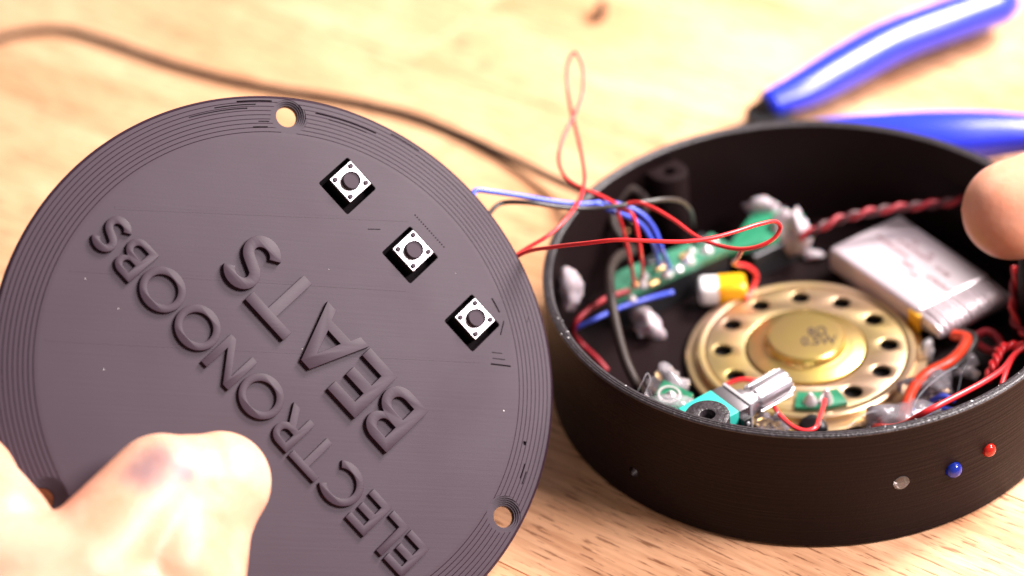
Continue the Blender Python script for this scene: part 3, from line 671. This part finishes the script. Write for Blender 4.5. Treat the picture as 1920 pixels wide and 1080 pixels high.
twist([PW(1905, 500, 20), PW(1902, 540, 16), PW(1900, 580, 12), PW(1906, 610, 10), PW(1926, 628, 10)], 0.55, 0.5, 2.0, (RED, REDD), ('red wire dropping past the crimped battery end', 'dark red wire twisted round the one past the battery end'), 'wires past the battery end')
twist([PW(1852, 714, 12), PW(1858, 695, 14), PW(1868, 672, 15), PW(1880, 652, 15), PW(1900, 648, 15), PW(1925, 648, 15)], 0.6, 0.5, 3.5, (RED, RED), ('bright red strand of the twisted rope by the rim', 'second strand of the twisted red rope by the rim'), 'twisted red rope by the rim')
wire('wire', [PW(1640, 800, 6), PW(1690, 797, 14), PW(1740, 770, 20), PW(1790, 745, 20), PW(1845, 716, 19), PW(1880, 692, 18), PW(1905, 662, 17), PW(1930, 645, 17)], 0.62, RED, 'thin red wire stretched along the near rim over the glue', group='thin red wires')
wire('wire', [PW(1878, 722, 18), PW(1886, 698, 18), PW(1898, 672, 17), PW(1915, 656, 16), PW(1930, 660, 15)], 0.55, RED, 'short red wire rising from the rim to the twisted rope', group='thin red wires')
wire('wire', [PW(1820, 646, 5), PW(1832, 630, 7), PW(1850, 622, 8), PW(1868, 630, 8), PW(1876, 648, 8), PW(1864, 658, 7), PW(1845, 654, 6), PW(1830, 640, 5), PW(1826, 628, 4)], 0.85, REDD, 'small dark red wire loop below the crimped battery end', group='thin red wires')
wire('wire', [PW(1440, 735, 12), PW(1456, 770, 12), PW(1474, 790, 12), PW(1492, 803, 12), PW(1512, 808, 12), PW(1528, 803, 12), PW(1536, 785, 11), PW(1543, 764, 9.5), PW(1546, 750, 9)], 0.5, RED, 'red wire drooping from the pot to the speaker solder joint', group='thin red wires')
wire('wire', [PW(1360, 722, 8), PW(1390, 712, 9), PW(1425, 716, 9)], 0.5, RED, 'short red wire lying on the speaker behind the shaft', group='thin red wires')
wire('wire', [PW(1698, 772, 5), PW(1722, 778, 6), PW(1755, 765, 6), PW(1785, 770, 7)], 0.6, BLUE, 'blue wire end buried in clear glue by the rim', group='blue wires')
wire('wire', [PW(1745, 752, 6), PW(1768, 742, 8), PW(1790, 752, 7)], 0.6, BLUE, 'blue wire stub poking out of the clear glue', group='blue wires')

# ------------------------------------------------------------------ cutters behind the case
pv0 = PW(1442, 214, 7)
cut_ = thing('side_cutters', 'side cutters with glossy blue grips lying behind the case', 'cutters', (pv0[0], pv0[1], 0))
up_ = [PW(1440, 196, 9), PW(1500, 172, 9), PW(1580, 128, 9.5), PW(1670, 80, 10), PW(1770, 42, 10), PW(1850, 14, 9.5), PW(1893, 0, 9)]
P = spline(up_, 10); tt = np.linspace(0, 1, len(P)); V, F = sweep(P, 6.4 * (0.62 + 0.38 * np.sin(np.pi / 2 * np.clip(tt * 2.2, 0, 1))) * (1 - 0.35 * np.clip((tt - .85) / .15, 0, 1) ** 2), 20, 0.85); part('grip', V, F, HANDLE, cut_, smooth=180)
lo_ = [PW(1490, 262, 8), PW(1570, 262, 8), PW(1660, 262, 8.5), PW(1760, 258, 9), PW(1860, 253, 9), PW(1960, 250, 9), PW(2060, 244, 9)]
P = spline(lo_, 10); tt = np.linspace(0, 1, len(P)); V, F = sweep(P, 6.9 * (0.55 + 0.45 * np.sin(np.pi * np.clip(tt * 1.2, 0, 1)) ** 0.8) + 0.4, 20, 0.85); part('grip', V, F, HANDLE, cut_, smooth=180)
v, f = lathe([(0, -3), (5.6, -3), (6, -2.4), (6, 2.2), (5.6, 2.8), (2.6, 2.8), (2.4, 3.4), (0, 3.5)], 32); part('joint', v + pv0 + (0, 0, -2), f, BLACKP, cut_)
jd = frame((-0.75, -0.66, 0))[0]; v, f = rbox(15, 7, 4.5, 1.5, 2); part('jaws', place(v * np.array([1, 1, 1]), jd, (-jd[1], jd[0], 0), Z_, pv0 + jd * 9 + (0, 0, -3)), f, STEEL, cut_)
for q in (up_[0], lo_[0]):
    v, f = sweep(spline([pv0 + (0, 0, -2), (pv0 + q) / 2 + (0, 0, -1), q + (q - pv0) * 0.5], 6), 3.2, 12, 0.7); part('tang', v, f, BLACKP, cut_, smooth=180)

v, f = blob(PW(1128, 20, 2.2), 1.6, 3.4, 2.6, 21, 0.25); part('plastic_scrap', v, f, KNOT, None, smooth=180, label='tiny dark scrap lying alone on the wood behind the red wire loop', cat='scrap')

# ------------------------------------------------------------------ hands
def hand_mesh(chains, voxel=0.9, smooth=10):
    bm = bmesh.new()
    for ch in chains:
        ch = [(np.asarray(p, float), r) for p, r in ch]
        for (p, r), (q, s_) in zip(ch[:-1], ch[1:]):
            n = max(2, int(np.linalg.norm(q - p) / (min(r, s_) * 0.22)))
            for t in np.linspace(0, 1, n):
                c = p + (q - p) * t; rr = r + (s_ - r) * t
                bmesh.ops.create_icosphere(bm, subdivisions=3, radius=rr, matrix=Matrix.Translation(Vector(c)))
    me = bpy.data.meshes.new('tmp'); bm.to_mesh(me); bm.free()
    o = bpy.data.objects.new('tmp', me); COL.objects.link(o)
    md = o.modifiers.new('r', 'REMESH'); md.mode = 'VOXEL'; md.voxel_size = voxel
    ms = o.modifiers.new('s', 'SMOOTH'); ms.iterations = smooth; ms.factor = 0.5
    dg = bpy.context.evaluated_depsgraph_get(); m2 = bpy.data.meshes.new_from_object(o.evaluated_get(dg))
    V = np.array([q.co[:] for q in m2.vertices]); F = [list(p.vertices) for p in m2.polygons]
    bpy.data.objects.remove(o); bpy.data.meshes.remove(me); bpy.data.meshes.remove(m2); return V, F
def HL(px, py, z): return L2W(PL(px, py, z))
tip, ip, mc, cm = HL(412, 905, 9.0), HL(302, 913, 10.5), HL(150, 1090, 13), HL(-30, 1260, 10)
wr = HL(-330, 1420, 6)
chains = [
    [(wr, 19), (cm, 16), (mc, 11.6), (ip, 9.7), ((ip * .5 + tip * .5) - 0.1 * LB[1], 9.3), (tip, 9.45)],
    [(tip, 9.0), (HL(385, 985, 9), 8.4), (HL(362, 1085, 9.5), 9.5), (HL(240, 1150, 11), 12), (mc, 11.6)],
    [(ip, 9.4), (HL(330, 985, 10.5), 9.8), (HL(320, 1070, 11), 11)], [(ip, 9.3), (HL(375, 965, 9.8), 9.0), (tip, 9.2)],
    [(wr, 18), (HL(-180, 1150, 2), 15), (HL(-22, 1012, 5), 12.0), (HL(-78, 905, -5), 9.6), (HL(0, 868, -12.2), 8.3), (HL(140, 885, -12), 7.6)],
    [(wr, 18), (HL(-190, 1200, -8), 13), (HL(-130, 1060, -16), 10), (HL(20, 985, -17), 8.6), (HL(170, 985, -13), 7.6)],
    [(wr, 18), (HL(-200, 1260, -14), 12), (HL(-90, 1150, -20), 9.6), (HL(80, 1090, -19), 8.4), (HL(210, 1080, -13), 7.4)],
    [(wr, 17), (HL(-190, 1330, -14), 11), (HL(-50, 1240, -19), 8.6), (HL(100, 1190, -18), 7.4), (HL(210, 1170, -12), 6.6)],
    [(mc, 11.6), (HL(-20, 1080, 8), 12), (HL(-22, 1012, 5), 12.0)],
    [(wr, 19), (HL(-700, 1700, 10), 24)],
]
V, F = hand_mesh(chains, 0.75, 16)
lh = thing('hand', 'brightly lit hand whose thumb presses on the lettered lid', 'hand', (tip[0], tip[1], V[:, 2].min()))
smg = [((np.array(HL(px, py, 9)) + vz * np.array(LB[2]) - np.array([tip[0], tip[1], V[:, 2].min()])) * S, r * S) for px, py, vz, r in ((282, 884, 9, 4.6), (246, 914, 9, 4.2), (322, 900, 10, 2.8))]
part('skin', V, F, skin_mat('smudged_skin', smg), lh, smooth=180)
# thumb nail: a curved sheet with thickness lying on the far side of the thumb tip
nn = frame(tip - ip)[0]; vw = frame(CAM - tip)[0]; sd = np.cross(nn, vw); sd /= np.linalg.norm(sd)
V, F, K = [], [], 10
for i in range(K + 1):
    for j in range(K + 1):
        a = (i / K - 0.5) * 1.35; b = (j / K - 0.4) * 1.2
        wdt = 1 - 0.25 * max(0, (j / K - 0.7) / 0.3) ** 2
        di = nn * math.sin(b + 0.25) + (0.62 * LB[1] + 0.55 * LB[0] + 0.35 * LB[2]) * math.cos(b) * math.cos(a * wdt) + sd * math.sin(a * wdt) * math.cos(b)
        di /= np.linalg.norm(di); V.append(tip + di * 9.0)
o0 = len(V); V += [tip + (np.array(p) - tip) * 0.93 for p in V]
idx = lambda i, j: i * (K + 1) + j
for i in range(K):
    for j in range(K):
        q = (idx(i, j), idx(i + 1, j), idx(i + 1, j + 1), idx(i, j + 1)); F += [q, tuple(o0 + t for t in q[::-1])]
for i in range(K):
    for a_, b_ in ((idx(i, 0), idx(i + 1, 0)), (idx(i, K), idx(i + 1, K)), (idx(0, i), idx(0, i + 1)), (idx(K, i), idx(K, i + 1))): F.append((a_, b_, b_ + o0, a_ + o0))
part('nail', V, F, NAIL, lh, smooth=180)

# second hand, its thumb resting on the case wall, the rest outside the frame
rt = PD(1908, 394, 432); e = np.array([0.93, 0.30, 0.18]); e /= np.linalg.norm(e)
ch = [[(rt + (-1, 0, 0), 10.4), (rt + e * 13, 11.2), (rt + e * 28, 11.0), (rt + e * 58 + (0, 0, -8), 14), (rt + e * 95 + (0, 8, -4), 19)]]
for k, (dy, ln) in enumerate(((14, 0), (32, 3), (50, 1), (66, -8))):
    base = rt + e * 62 + (0, dy, 4 - k * 2)
    ch.append([(rt + e * 98 + (0, dy * 0.6, -4), 15), (base, 10.5), (np.array([79 + k * 1.0, dy + 5, 27 - k]), 8.8), (np.array([68 - abs(k - 1.5) * 1.5 - ln * .3, dy * .75 + 3, 14]), 8.0)])
ch = [c for c in ch]
ch.append([(rt + e * 98 + (0, 16, -4), 22), (rt + e * 150 + (0, 20, 4), 24)])
V, F = hand_mesh(ch, 1.1)
rhd = thing('hand', 'blurred thumb reaching over the case wall beside the battery', 'hand', (rt[0], rt[1], 28.5))
part('skin', V, F, SKIN, rhd, smooth=180)
